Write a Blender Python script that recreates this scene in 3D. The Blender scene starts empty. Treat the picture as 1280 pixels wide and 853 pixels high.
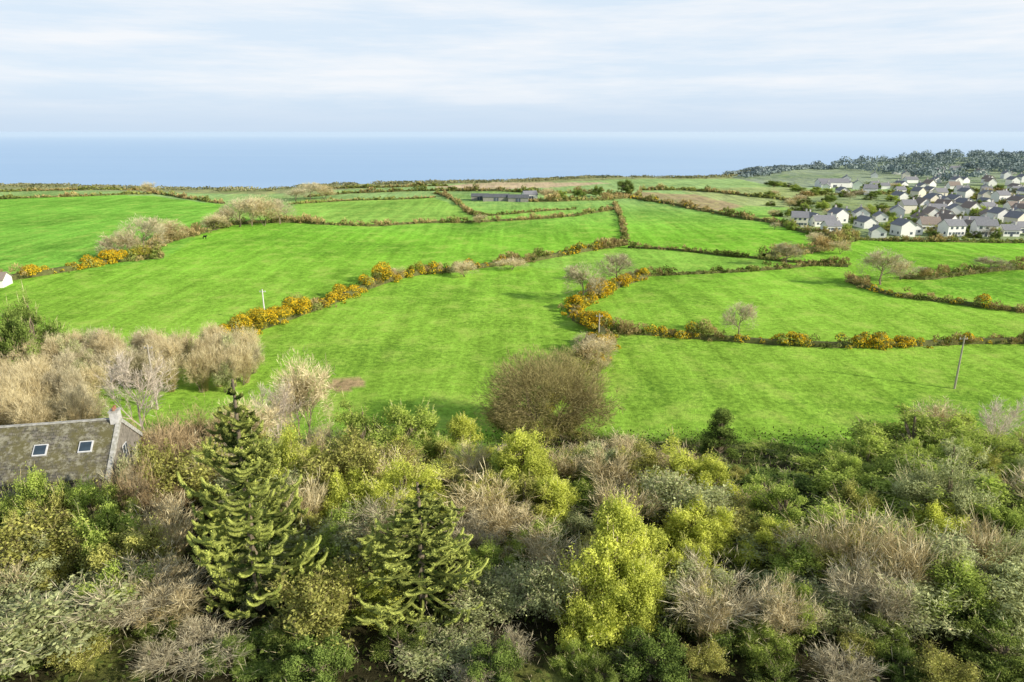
import bpy, math, random
import numpy as np
from mathutils import Vector, Matrix
rnd = random.Random(11)
rng = np.random.default_rng(11)
scene = bpy.context.scene
col = scene.collection
scene.view_settings.view_transform = 'Standard'
scene.view_settings.look = 'None'
scene.view_settings.exposure = 0

# ------------------------------------------------------------------ camera / survey helpers
F = 865.0; PITCH = math.radians(16.9); CAMZ = 45.0
FWD = (0, math.cos(PITCH), -math.sin(PITCH)); UP = (0, math.sin(PITCH), math.cos(PITCH))
cam_d = bpy.data.cameras.new("camera"); cam = bpy.data.objects.new("camera", cam_d)
col.objects.link(cam); scene.camera = cam
cam.location = (0, 0, CAMZ); cam.rotation_euler = (math.radians(90) - PITCH, 0, 0)
cam_d.sensor_width = 36; cam_d.lens = F / 1280 * 36; cam_d.clip_start = 0.5; cam_d.clip_end = 200000

def sstep(a, b, x):
    t = np.clip((x - a) / (b - a), 0, 1)
    return t * t * (3 - 2 * t)
CX = [-1500, -900, -200, -60, 100, 230, 350, 600, 1000, 2000]
CY = [540, 570, 595, 660, 715, 760, 900, 1080, 1220, 1400]
def hgt(x, y):
    x = np.asarray(x, float); y = np.asarray(y, float)
    z = 12 * (1 - sstep(48, 104, y))
    f = sstep(120, 260, y)
    z = z + f * (1.6 * np.sin(x / 85 + 0.8) * np.sin(y / 75 + 0.4) + 0.9 * np.sin(x / 41 + y / 60))
    z = z + 0.25 * np.sin(x / 9.0) * np.sin(y / 11.0 + 1)
    z = z + 8 * sstep(380, 820, x) * sstep(600, 1000, y)
    c = np.interp(x, CX, CY) + 12 * np.sin(x / 40)
    z = z - 62 * sstep(0, 90, y - c)
    return z
def ray(u, v):
    a = (u - 640) / F; b = -(v - 426.5) / F
    return (a, FWD[1] + UP[1] * b, FWD[2] + UP[2] * b)
def ground_at(u, v):
    d = ray(u, v); t = 25.0; pt = t
    while t < 4000:
        if CAMZ + d[2] * t < hgt(d[0] * t, d[1] * t): break
        pt = t; t *= 1.01
    lo, hi = pt, t
    for _ in range(20):
        m = (lo + hi) / 2
        if CAMZ + d[2] * m < hgt(d[0] * m, d[1] * m): hi = m
        else: lo = m
    return d[0] * hi, d[1] * hi
def top_at(u, v, Y):
    d = ray(u, v); t = Y / d[1]
    return d[0] * t, CAMZ + d[2] * t, t

# ------------------------------------------------------------------ materials
def newmat(name):
    m = bpy.data.materials.new(name); m.use_nodes = True
    nt = m.node_tree; nt.nodes.clear()
    out = nt.nodes.new('ShaderNodeOutputMaterial')
    return m, nt, out
def N(nt, t, **kw):
    n = nt.nodes.new(t)
    for k, v in kw.items(): setattr(n, k, v)
    return n
def math_n(nt, op, a, b=None, c=None):
    n = N(nt, 'ShaderNodeMath', operation=op)
    for i, x in enumerate((a, b, c)):
        if x is None: continue
        if isinstance(x, (int, float)): n.inputs[i].default_value = x
        else: nt.links.new(x, n.inputs[i])
    return n.outputs[0]
def mixc(nt, f, a, b, mode='MIX'):
    n = N(nt, 'ShaderNodeMix', data_type='RGBA', blend_type=mode)
    for s, x in ((n.inputs[0], f), (n.inputs[6], a), (n.inputs[7], b)):
        if isinstance(x, (int, float)): s.default_value = x
        elif isinstance(x, tuple): s.default_value = (*x, 1) if len(x) == 3 else x
        else: nt.links.new(x, s)
    return n.outputs[2]
def noise_n(nt, vec, scale, detail=3, rough=.55):
    n = N(nt, 'ShaderNodeTexNoise'); n.inputs['Scale'].default_value = scale
    n.inputs['Detail'].default_value = detail; n.inputs['Roughness'].default_value = rough
    if vec is not None: nt.links.new(vec, n.inputs['Vector'])
    return n.outputs['Fac']
def mrange(nt, src, a, b, c=0, d=1, smooth=False):
    r = N(nt, 'ShaderNodeMapRange')
    if smooth: r.interpolation_type = 'SMOOTHSTEP'
    for i, x in enumerate((a, b, c, d)): r.inputs[i + 1].default_value = x
    nt.links.new(src, r.inputs[0]); return r.outputs[0]
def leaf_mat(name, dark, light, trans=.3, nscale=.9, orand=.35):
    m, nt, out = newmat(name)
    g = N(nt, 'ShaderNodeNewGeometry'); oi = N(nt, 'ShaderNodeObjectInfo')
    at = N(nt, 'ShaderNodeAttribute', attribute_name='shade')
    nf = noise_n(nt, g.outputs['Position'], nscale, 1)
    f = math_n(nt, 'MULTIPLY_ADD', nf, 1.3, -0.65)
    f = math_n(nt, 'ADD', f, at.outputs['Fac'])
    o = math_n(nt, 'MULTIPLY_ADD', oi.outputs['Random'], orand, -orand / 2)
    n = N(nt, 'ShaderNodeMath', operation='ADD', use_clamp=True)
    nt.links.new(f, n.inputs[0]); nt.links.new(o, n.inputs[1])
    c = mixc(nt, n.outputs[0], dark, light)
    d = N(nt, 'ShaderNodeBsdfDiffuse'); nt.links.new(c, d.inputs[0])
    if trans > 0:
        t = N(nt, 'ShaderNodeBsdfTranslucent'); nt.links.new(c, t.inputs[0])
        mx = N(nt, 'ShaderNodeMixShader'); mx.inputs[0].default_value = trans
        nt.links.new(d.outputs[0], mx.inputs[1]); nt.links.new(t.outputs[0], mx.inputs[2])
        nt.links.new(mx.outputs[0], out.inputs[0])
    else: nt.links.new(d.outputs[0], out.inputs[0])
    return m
def simple_mat(name, c1, c2=None, scale=2.0, rough=.8, metallic=0, bump=0, detail=4):
    m, nt, out = newmat(name)
    b = N(nt, 'ShaderNodeBsdfPrincipled'); b.inputs['Roughness'].default_value = rough
    b.inputs['Metallic'].default_value = metallic; b.inputs['Specular IOR Level'].default_value = .3
    tc = N(nt, 'ShaderNodeTexCoord')
    nf = noise_n(nt, tc.outputs['Object'], scale, detail, .65)
    c = mixc(nt, mrange(nt, nf, .35, .65), c1, c2 or tuple(x * .75 for x in c1))
    nt.links.new(c, b.inputs['Base Color'])
    if bump:
        bp = N(nt, 'ShaderNodeBump'); bp.inputs['Strength'].default_value = bump
        nt.links.new(nf, bp.inputs['Height']); nt.links.new(bp.outputs[0], b.inputs['Normal'])
    nt.links.new(b.outputs[0], out.inputs[0])
    return m

M = {}
M['yg'] = leaf_mat('yellow_green_leaf', (.22, .27, .035), (.92, .95, .20), .4)
M['mg'] = leaf_mat('mid_green_leaf', (.10, .16, .03), (.68, .80, .18), .4)
M['dg'] = leaf_mat('dark_green_leaf', (.04, .07, .018), (.36, .48, .11), .3)
M['ol'] = leaf_mat('olive_leaf', (.16, .17, .035), (.80, .78, .23), .35)
M['gg'] = leaf_mat('grey_green_leaf', (.16, .18, .065), (.74, .78, .38), .35)
M['ivy'] = leaf_mat('ivy_leaf', (.03, .05, .012), (.32, .40, .09), .25)
M['tan'] = leaf_mat('tan_twig', (.42, .33, .15), (.98, .86, .54), 0)
M['red'] = leaf_mat('russet_twig', (.25, .17, .08), (.70, .54, .31), 0)
M['grey'] = leaf_mat('grey_twig', (.26, .22, .13), (.84, .75, .50), 0)
M['brown'] = leaf_mat('brown_twig', (.18, .155, .06), (.52, .45, .20), 0)
M['pale'] = leaf_mat('pale_twig', (.48, .40, .30), (.94, .83, .68), 0)
M['puz'] = leaf_mat('monkey_puzzle_leaf', (.025, .045, .012), (.74, .80, .20), .1, orand=.05)
M['hbrown'] = leaf_mat('hedge_twig', (.22, .17, .07), (.66, .51, .23), 0, .25)
M['hgreen'] = leaf_mat('hedge_leaf', (.08, .10, .022), (.44, .47, .13), .1, .25)
M['gorse'] = leaf_mat('gorse_leaf', (.12, .12, .02), (.50, .44, .06), .1, .25)
M['bloom'] = leaf_mat('gorse_blossom', (.80, .48, .02), (1.0, .72, .05), .15, .3)
M['far'] = leaf_mat('hazed_wood_leaf', (.17, .23, .24), (.34, .40, .38), 0, .03)  # distance haze is mixed into this leaf colour, pale and bluish
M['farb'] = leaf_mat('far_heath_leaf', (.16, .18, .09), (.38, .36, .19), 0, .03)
M['bark'] = simple_mat('bark', (.30, .24, .16), (.15, .12, .08), 6, .9)
M['palebark'] = simple_mat('pale_bark', (.76, .66, .56), (.5, .42, .35), 6, .9)
M['core'] = simple_mat('hedge_core', (.16, .17, .055), (.10, .10, .035), 1, 1)

# ------------------------------------------------------------------ mesh helpers
def build_mesh(name, V, faces, mats, midx=None, shade=None, smooth=False):
    me = bpy.data.meshes.new(name)
    V = np.asarray(V, dtype=np.float32)
    loops = np.concatenate([np.asarray(f).ravel() for f in faces]).astype(np.int32)
    tot = np.concatenate([np.full(len(f), np.asarray(f).shape[1]) for f in faces])
    st = np.concatenate([[0], np.cumsum(tot)[:-1]]).astype(np.int32)
    me.vertices.add(len(V)); me.vertices.foreach_set('co', V.ravel())
    me.loops.add(len(loops)); me.loops.foreach_set('vertex_index', loops)
    me.polygons.add(len(tot)); me.polygons.foreach_set('loop_start', st)
    for m in mats: me.materials.append(m)
    if midx is not None: me.polygons.foreach_set('material_index', np.asarray(midx, dtype=np.int32))
    me.update(calc_edges=True)
    me.polygons.foreach_set('use_smooth', np.full(len(tot), smooth))
    if shade is not None:
        a = me.attributes.new('shade', 'FLOAT', 'POINT'); a.data.foreach_set('value', np.asarray(shade, dtype=np.float32))
    return me
def unit(v):
    return v / np.maximum(np.linalg.norm(v, axis=-1, keepdims=True), 1e-9)
def quads(P, U, Nn, s, asp):
    U = unit(U); S = unit(np.cross(U, Nn)); n = len(P)
    s = np.broadcast_to(np.asarray(s, float), (n,))[:, None]
    V = np.stack([P - U * s, P + S * s * asp, P + U * s, P - S * s * asp], 1).reshape(-1, 3)
    return V, np.arange(n * 4).reshape(n, 4)
def prisms(P0, P1, R0, R1, k=4):
    P0 = np.asarray(P0, float); P1 = np.asarray(P1, float); n = len(P0)
    d = unit(P1 - P0); up = np.where(np.abs(d[:, 2:3]) < .9, np.array([[0, 0, 1.]]), np.array([[1., 0, 0]]))
    a = unit(np.cross(d, up)); b = np.cross(d, a)
    an = 2 * np.pi * np.arange(k) / k
    ring = np.cos(an)[None, :, None] * a[:, None] + np.sin(an)[None, :, None] * b[:, None]
    V = np.concatenate([P0[:, None] + ring * np.asarray(R0)[:, None, None], P1[:, None] + ring * np.asarray(R1)[:, None, None]], 1).reshape(-1, 3)
    j = np.arange(k); q = np.stack([j, (j + 1) % k, k + (j + 1) % k, k + j], 1)
    Fc = (np.arange(n)[:, None, None] * 2 * k + q[None]).reshape(-1, 4)
    return V, Fc
def randu(n):
    return unit(rng.normal(size=(n, 3)))
def link(name, me, parent=None, loc=None):
    o = bpy.data.objects.new(name, me); col.objects.link(o)
    if parent is not None: o.parent = parent
    if loc is not None: o.location = loc
    return o
def tag(o, label, category, group=None, kind=None):
    o["label"] = label; o["category"] = category
    if group: o["group"] = group
    if kind: o["kind"] = kind
def box_mesh(name, boxes, mats, midx=None):
    V = []; Fc = []
    for (cx, cy, cz, sx, sy, sz) in boxes:
        b = len(V)
        for dz in (-.5, .5):
            for dy in (-.5, .5):
                for dx in (-.5, .5): V.append((cx + dx * sx, cy + dy * sy, cz + dz * sz))
        for q in ((0, 2, 3, 1), (4, 5, 7, 6), (0, 1, 5, 4), (2, 6, 7, 3), (0, 4, 6, 2), (1, 3, 7, 5)):
            Fc.append([b + i for i in q])
    return build_mesh(name, V, [np.array(Fc)], mats, None if midx is None else np.repeat(midx, 6))

# ------------------------------------------------------------------ tree templates
T = {}
def grow(p, d, length, rad, lvl, maxl, segs, wob, up, nch, spread, first=1, nseg=4):
    r = rad
    for i in range(nseg):
        d = np.array(d) + rng.normal(size=3) * wob + np.array([0, 0, up])
        d = d / np.linalg.norm(d)
        q = p + d * length / nseg
        r1 = rad * (1 - .55 * (i + 1) / nseg)
        segs.append((p, q, r, r1, lvl))
        if lvl < maxl and i >= (first if lvl == 0 else 0):
            for _ in range(nch):
                a = rng.normal(size=3); a -= a.dot(d) * d; a /= np.linalg.norm(a)
                cd = d * math.cos(spread) + a * math.sin(spread)
                grow(q, cd, length * rng.uniform(.5, .72), r1 * .62, lvl + 1, maxl, segs, wob, up, nch, spread, first, max(2, nseg - 1))
        p = q; r = r1
def make_bare(key, barkm, twigm, H, W, stems=1, lean=.25, maxl=3, wob=.16, up=.05, nch=2, spread=.75, first=1, ntw=5000, twl=.6, tww=.012, rad=.2, leafm=None, nleaf=0, fill=0, core=0):
    segs = []
    for s in range(stems):
        a = s * 6.283 / stems + rng.uniform(-.4, .4)
        p = np.array([math.cos(a), math.sin(a), 0]) * (0 if stems == 1 else rng.uniform(0, .05) * W)
        d = np.array([math.cos(a) * lean, math.sin(a) * lean, 1.]) if stems > 1 else np.array([0, 0, 1.])
        grow(p, d / np.linalg.norm(d), H * rng.uniform(.5, .65), rad * (1 if stems == 1 else rng.uniform(.4, .7)), 0, maxl, segs, wob, up, nch, spread, first)
    P0 = np.array([s[0] for s in segs]); P1 = np.array([s[1] for s in segs])
    R0 = np.array([s[2] for s in segs]); R1 = np.array([s[3] for s in segs]); L = np.array([s[4] for s in segs])
    ext = P1.max(0) - P1.min(0); sc = np.array([W / max(ext[0], .1), W / max(ext[1], .1), H * .93 / P1[:, 2].max()])
    P0 = P0 * sc; P1 = P1 * sc
    cxy = (P1.max(0) + P1.min(0)) / 2
    for PP in (P0, P1): PP[:, :2] -= cxy[:2] * np.clip(PP[:, 2:3] / H, 0, 1)
    V, Fc = prisms(P0, P1, np.maximum(R0, .008), np.maximum(R1, .006), 3)
    trunk = build_mesh(key + '_trunk', V, [Fc], [barkm])
    ids = np.where(L >= maxl - 1)[0]
    pick = rng.choice(ids, ntw); t = rng.uniform(0, 1, (ntw, 1))
    P = P0[pick] * (1 - t) + P1[pick] * t
    D = unit(unit(P1[pick] - P0[pick]) + rng.normal(size=(ntw, 3)) * .55 + np.array([0, 0, .25]))
    ln = rng.uniform(.4, 1.2, ntw) * twl
    if fill:
        o = randu(fill); o[:, 2] = np.abs(o[:, 2]) * 1.2 - .3; o = unit(o)
        rr = rng.uniform(core or .55, 1, (fill, 1)) ** .6 * (1 + .10 * np.sin(5 * np.arctan2(o[:, 1:2], o[:, :1]) + 6 * o[:, 2:3]))
        P2 = np.array([0, 0, H * .42]) + o * rr * np.array([W / 2, W / 2, H * .56])
        P = np.concatenate([P, P2]); D = np.concatenate([D, unit(o + rng.normal(size=(fill, 3)) * .5 + np.array([0, 0, .3]))])
        ln = np.concatenate([ln, rng.uniform(.3, .9, fill) * twl]); ntw += fill
    V, Fc = quads(P + D * ln[:, None] * .5, D, randu(ntw), ln * .5, tww / twl * 2)
    zr = P[:, 2] / H
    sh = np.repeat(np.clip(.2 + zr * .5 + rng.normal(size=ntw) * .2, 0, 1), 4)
    mats = [twigm]; mi = np.zeros(len(Fc))
    if nleaf:
        pick = rng.choice(ids, nleaf); t = rng.uniform(0, 1, (nleaf, 1))
        P = P0[pick] * (1 - t) + P1[pick] * t + rng.normal(size=(nleaf, 3)) * .22
        V2, F2 = quads(P, randu(nleaf), randu(nleaf), rng.uniform(.06, .13, nleaf), .6)
        Fc = np.concatenate([Fc, F2 + len(V)]); V = np.concatenate([V, V2])
        sh = np.concatenate([sh, np.repeat(rng.uniform(.2, .9, nleaf), 4)])
        mats.append(leafm); mi = np.concatenate([mi, np.ones(nleaf)])
    T[key] = (trunk, build_mesh(key + '_crown', V, [Fc], mats, mi, sh), W, H)
def make_leafy(key, mats, H, W, nclump=60, leaf=.1, asp=.55, shape='dome', shoots=0, twigm=None, cov=1.0, base=.08, lobes=6):
    cs = []; rs = []
    if shape == 'dome':
        for l in range(lobes):
            a = l * 6.283 / lobes + rng.uniform(-.5, .5); rr = 0 if l == 0 else rng.uniform(.22, .38)
            hl = H * (rng.uniform(.8, .9) if l == 0 else rng.uniform(.4, .82))
            lw = W * rng.uniform(.10, .19)
            c0 = np.array([math.cos(a) * rr * W, math.sin(a) * rr * W, 0])
            for i in range(max(3, nclump // lobes)):
                f = rng.uniform(0, 1); w = lw * math.sin(math.pi * (.25 + .72 * f)) ** .7
                b = rng.uniform(0, 6.283)
                cs.append(c0 + np.array([math.cos(b) * w * .9, math.sin(b) * w * .9, hl * (.15 + .85 * f)])); rs.append(rng.uniform(.05, .12) * W)
    else:
        for i in range(nclump):
            a = rng.uniform(0, 6.283); f = rng.uniform(0, 1)
            if shape == 'cone':
                z = f ** .8; c = np.array([math.cos(a), math.sin(a), 0]) * W / 2 * (1 - z) ** .75 * rng.uniform(.6, .95); c[2] = H * (base + (.95 - base) * z)
            else:
                z = f; w = math.sin(math.pi * (z * .8 + .2)) ** .5
                c = np.array([math.cos(a), math.sin(a), 0]) * W / 2 * w * rng.uniform(.4, .9); c[2] = H * (base + (.93 - base) * z)
            cs.append(c); rs.append(rng.uniform(.07, .15) * W)
    cs = np.array(cs); cen = np.array([0, 0, H * .4])
    Vs = []; Fs = []; sh = []; off = 0; mi = []
    for c, r in zip(cs, rs):
        area = 4 * math.pi * r * r; n = int(cov * area / (2 * leaf * leaf * asp) * .62)
        o = randu(n); rad = r * rng.uniform(.35, 1.4, (n, 1)) ** .85
        P = c + o * rad * np.array([1, 1, .85])
        Nn = unit(o + rng.normal(size=(n, 3)) * .6); U = np.cross(Nn, randu(n))
        V, Fc = quads(P, U, Nn, leaf * rng.uniform(.6, 1.3, n), asp)
        cl = rng.uniform(-.2, .2)
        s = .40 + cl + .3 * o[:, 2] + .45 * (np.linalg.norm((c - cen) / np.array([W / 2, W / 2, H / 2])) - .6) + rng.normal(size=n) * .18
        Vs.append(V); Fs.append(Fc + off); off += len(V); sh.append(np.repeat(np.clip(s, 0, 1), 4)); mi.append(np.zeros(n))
    if shoots:
        pk = cs[rng.choice(len(cs), shoots)]
        D = unit(unit(pk - cen) * .6 + np.array([0, 0, .9]) + rng.normal(size=(shoots, 3)) * .25)
        P = pk + D * W * .08; ln = rng.uniform(.25, .6, shoots)
        V, Fc = quads(P + D * ln[:, None], D, randu(shoots), ln, .03)
        Vs.append(V); Fs.append(Fc + off); off += len(V); sh.append(np.full(len(V), .6)); mi.append(np.ones(shoots))
        for k in range(12):
            P2 = P + D * (ln * 2 * rng.uniform(.1, 1, shoots))[:, None] + rng.normal(size=(shoots, 3)) * .06
            V, Fc = quads(P2, randu(shoots), randu(shoots), leaf * .8, asp)
            Vs.append(V); Fs.append(Fc + off); off += len(V); sh.append(np.full(len(V), .8)); mi.append(np.zeros(shoots))
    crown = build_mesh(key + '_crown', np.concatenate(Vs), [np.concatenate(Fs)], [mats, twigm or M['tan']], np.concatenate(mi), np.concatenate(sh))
    P0 = []; P1 = []; R0 = []; R1 = []
    p = np.array([0, 0, 0.])
    for i in range(5):
        q = np.array([rng.normal() * .06, rng.normal() * .06, H * .16 * (i + 1)]); P0.append(p); P1.append(q); R0.append(.2 - .03 * i); R1.append(.17 - .03 * i); p = q
    for c in cs:
        b = np.array([0, 0, max(.2, min(H * .7, c[2] * .5))]); m = (b + c) / 2 + rng.normal(size=3) * .12
        P0 += [b, m]; P1 += [m, c]; R0 += [.06, .04]; R1 += [.04, .015]
    V, Fc = prisms(P0, P1, R0, R1, 5)
    T[key] = (build_mesh(key + '_trunk', V, [Fc], [M['bark']]), crown, W, H)
def recolor(src, key, mat):
    t, c, W, H = T[src]; c2 = c.copy(); c2.materials[0] = mat; T[key] = (t, c2, W, H)

make_leafy('domeA', M['yg'], 6.5, 6, 84, .085, .5, 'dome', 110, lobes=8)
make_leafy('domeB', M['yg'], 6, 6, 70, .095, .5, 'dome', 80, cov=.9, lobes=6)
make_leafy('domeC', M['yg'], 7, 4.5, 60, .085, .5, 'column', 80, cov=.9)
make_leafy('domeD', M['yg'], 5, 6, 80, .08, .32, 'dome', 140, cov=.8, lobes=11)
make_leafy('coneA', M['dg'], 9, 4, 60, .09, .4, 'cone', 0)
for k in ('yg', 'mg', 'dg', 'ol', 'gg', 'ivy'):
    for s in 'ABCD': recolor('dome' + s, k + s, M[k])
for k in ('tan', 'red', 'grey'):
    for s in 'AB':
        make_bare(k + s, M['bark'], M[k], 5.5, 5, stems=7, lean=.4, maxl=2, wob=.14, up=.1, nch=2, spread=.45, ntw=4200, twl=.7, tww=.012, rad=.07, fill=400)
make_bare('reedA', M['tan'], M['tan'], 4.5, 3.5, stems=26, lean=.16, maxl=1, wob=.06, up=.08, nch=1, spread=.25, ntw=2200, twl=.9, tww=.014, rad=.045)
make_bare('mixA', M['bark'], M['grey'], 5.5, 5.5, stems=7, lean=.45, maxl=2, wob=.15, up=.08, nch=2, spread=.6, ntw=2400, twl=.7, tww=.013, rad=.07, leafm=M['gg'], nleaf=10000)
make_bare('mixB', M['bark'], M['brown'], 5.5, 5.5, stems=6, lean=.45, maxl=2, wob=.15, up=.08, nch=2, spread=.6, ntw=2400, twl=.7, tww=.013, rad=.07, leafm=M['ol'], nleaf=11000)
make_bare('oakA', M['bark'], M['brown'], 12, 16, stems=4, lean=.6, maxl=3, wob=.2, up=.0, nch=2, spread=.7, ntw=12000, twl=.9, tww=.024, rad=.35, fill=46000, core=.25)
make_bare('birchA', M['palebark'], M['pale'], 9, 5.5, stems=1, maxl=3, wob=.1, up=.12, nch=2, spread=.55, ntw=3500, twl=.7, tww=.013, rad=.14)
make_bare('treeA', M['bark'], M['grey'], 8, 7, stems=1, maxl=3, wob=.16, up=.07, nch=2, spread=.7, ntw=4000, twl=.8, tww=.024, rad=.2, fill=2600)
make_bare('treeB', M['bark'], M['tan'], 8, 6, stems=2, lean=.3, maxl=3, wob=.14, up=.09, nch=2, spread=.6, ntw=5000, twl=.8, tww=.022, rad=.2, fill=2500)

def make_puzzle():
    H = 17.0; W = 8.8
    P0 = []; P1 = []; R0 = []; R1 = []; S = []
    def rope(p, d, ln, r, curl, ns=5, s0=0., s1=1.):
        d = np.array(d, float)
        for i in range(ns):
            d = d + np.array([0, 0, curl * (i + .5) / ns * 2]) + rng.normal(size=3) * .08; d /= np.linalg.norm(d)
            q = p + d * ln / ns
            P0.append(p); P1.append(q); R0.append(r); R1.append(r * (.95 if i < ns - 1 else .4)); S.append(s0 + (s1 - s0) * (i + 1) / ns); p = q
            yield p, d, i
    nw = 15
    for w in range(nw):
        t = (w + .3) / nw
        z = H * (.07 + .92 * t); L = W / 2 * float(np.interp(t, [0, .12, .35, .55, .7, .85, 1], [.8, 1, 1.0, .76, .46, .24, .08]))
        nb = 6 if t < .8 else 5; a0 = rng.uniform(0, 6.28)
        for b in range(nb):
            a = a0 + b * 6.283 / nb + rng.normal() * .22; el = -.48 + .7 * t
            Lb = L * rng.uniform(.72, 1.18)
            d = np.array([math.cos(a) * math.cos(el), math.sin(a) * math.cos(el), math.sin(el)])
            for p, dd, i in rope(np.array([0, 0, z + rng.normal() * .2]), d, Lb, .125, .13 + .10 * (1 - t), 7):
                if i >= 2 and Lb > 1.2:
                    side = np.cross(dd, [0, 0, 1.]); side /= np.linalg.norm(side)
                    for sg in (-1, 1):
                        if rng.uniform() < .66:
                            for _ in rope(p, dd * .5 + side * sg * .9 + np.array([0, 0, -.6]), Lb * rng.uniform(.17, .3) + .3, .105, .40, 5, .5, 1): pass
    P0 = np.array(P0); P1 = np.array(P1); R0 = np.array(R0); R1 = np.array(R1); S = np.array(S)
    rr0 = np.linalg.norm(P0[:, :2], axis=1) / (W / 2)
    V, Fc = prisms(P0, P1, R0, R1, 5); sh = [np.repeat(np.clip(-.05 + .35 * S + .3 * rr0, 0, 1), 10)]
    Vs = [V]; Fs = [Fc]; off = len(V)
    for k in range(20):
        t = rng.uniform(0, 1, (len(P0), 1)); d = unit(P1 - P0)
        o = unit(np.cross(d, randu(len(P0))))
        P = P0 * (1 - t) + P1 * t + o * .12
        V, Fc = quads(P, unit(d * .6 + o), o, rng.uniform(.05, .085, len(P0)), .36)
        Vs.append(V); Fs.append(Fc + off); off += len(V)
        rr = np.linalg.norm(P[:, :2], axis=1) / (W / 2)
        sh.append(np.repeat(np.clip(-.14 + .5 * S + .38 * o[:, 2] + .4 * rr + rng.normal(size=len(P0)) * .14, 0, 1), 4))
    crown = build_mesh('puzzle_crown', np.concatenate(Vs), [np.concatenate(Fs)], [M['puz']], None, np.concatenate(sh))
    zz = np.linspace(0, H, 14); P = np.stack([np.sin(zz) * .03, np.cos(zz) * .03, zz], 1); r = np.linspace(.34, .08, 14)
    V, Fc = prisms(P[:-1], P[1:], r[:-1], r[1:], 9)
    T['puzzle'] = (build_mesh('puzzle_trunk', V, [Fc], [M['bark']]), crown, W, H)
make_puzzle()

LAB = {
 'yg': ('evergreen_bush', 'bushy evergreen shrub with yellow-green leaves in the thicket', 'bush'),
 'mg': ('evergreen_bush', 'rounded mid-green leafy evergreen shrub in the thicket', 'bush'),
 'dg': ('evergreen_bush', 'dark green dense evergreen shrub among bare branches', 'bush'),
 'ol': ('evergreen_bush', 'olive green leafy shrub among bare branches', 'bush'),
 'gg': ('willow_bush', 'grey-green fine-leaved bush at the edge of the thicket', 'bush'),
 'ivy': ('ivy_bush', 'dark ivy-covered bush in the thicket', 'bush'),
 'tan': ('bare_shrub', 'leafless shrub with straw-coloured twigs', 'shrub'),
 'red': ('bare_shrub', 'leafless shrub with russet brown twigs', 'shrub'),
 'grey': ('bare_shrub', 'leafless shrub with tangled grey twigs', 'shrub'),
 'reed': ('bare_shrub', 'upright clump of pale straw-coloured bare stems', 'shrub'),
 'mix': ('bramble_shrub', 'tangled half-bare shrub with sparse leaves', 'shrub'),
 'oak': ('oak_tree', 'broad leafless brown oak tree at the field corner', 'tree'),
 'birch': ('birch_tree', 'slender leafless pale birch tree', 'tree'),
 'tree': ('bare_tree', 'leafless winter tree with fine twigs in the hedgerow', 'tree'),
 'cone': ('conifer_tree', 'dark green pointed conifer in the thicket', 'tree'),
 'puzzle': ('monkey_puzzle_tree', 'tall monkey puzzle tree with whorls of spiky green branches', 'tree'),
}
def plant(key, X, Y, w, h, label=None, group=None, sink=.1):
    base = key.rstrip('ABCD'); nm, lb, cat = LAB[base]
    t, c, W, H = T[key]
    root = bpy.data.objects.new(nm, None); col.objects.link(root); root.empty_display_size = .5
    root.location = (X, Y, float(hgt(X, Y)) - sink); root.scale = (w / W, w / W * rnd.uniform(.9, 1.1), h / H)
    root.rotation_euler = (0, 0, rnd.uniform(0, 6.28))
    link('trunk', t, root); link('crown', c, root)
    tag(root, label or lb, cat, group or (('%ss in the thicket' % cat) if Y < 100 else '%ss on the farmland' % cat))
    return root
def plant_top(key, u, vtop, Y, wpx, **kw):
    X, z, dep = top_at(u, vtop, Y)
    return plant(key, X, Y, wpx * dep / F, max(1.0, z - float(hgt(X, Y)) + .1), **kw)
def plant_base(key, u, v, hpx, wpx, **kw):
    X, Y = ground_at(u, v); dep = Y / ray(u, v)[1]
    return plant(key, X, Y, wpx * dep / F, hpx * dep / F, **kw)

# ------------------------------------------------------------------ terrain
def inpoly(x, y, poly):
    r = np.zeros(x.shape, bool); j = len(poly) - 1
    for i in range(len(poly)):
        xi, yi = poly[i]; xj, yj = poly[j]
        if yi != yj:
            r ^= ((yi > y) != (yj > y)) & (x < (xj - xi) * (y - yi) / (yj - yi) + xi)
        j = i
    return r
na, nr = 600, 520
ang = np.radians(np.linspace(-78, 78, na)); rad = 12 * (3500 / 12) ** (np.linspace(0, 1, nr))
A, R = np.meshgrid(ang, rad); TX = (np.sin(A) * R).ravel(); TY = (np.cos(A) * R - 45).ravel()
TZ = hgt(TX, TY)
C = np.tile(np.array([.34, .59, .07]), (len(TX), 1))
ft = sstep(110, 330, TY)[:, None]
C = C * (1 - ft) + np.array([.28, .61, .06]) * ft
ft = sstep(300, 560, TY)[:, None]
C = C * (1 - ft) + np.array([.38, .56, .22]) * ft  # distant grass is paled to paint in haze
cst = np.interp(TX, CX, CY)
C[(TY > cst - 45)] = (.38, .40, .20)
C[(TY > 600) & (TX > 225)] = (.34, .41, .29)  # headland ground colour carries painted haze
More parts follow.
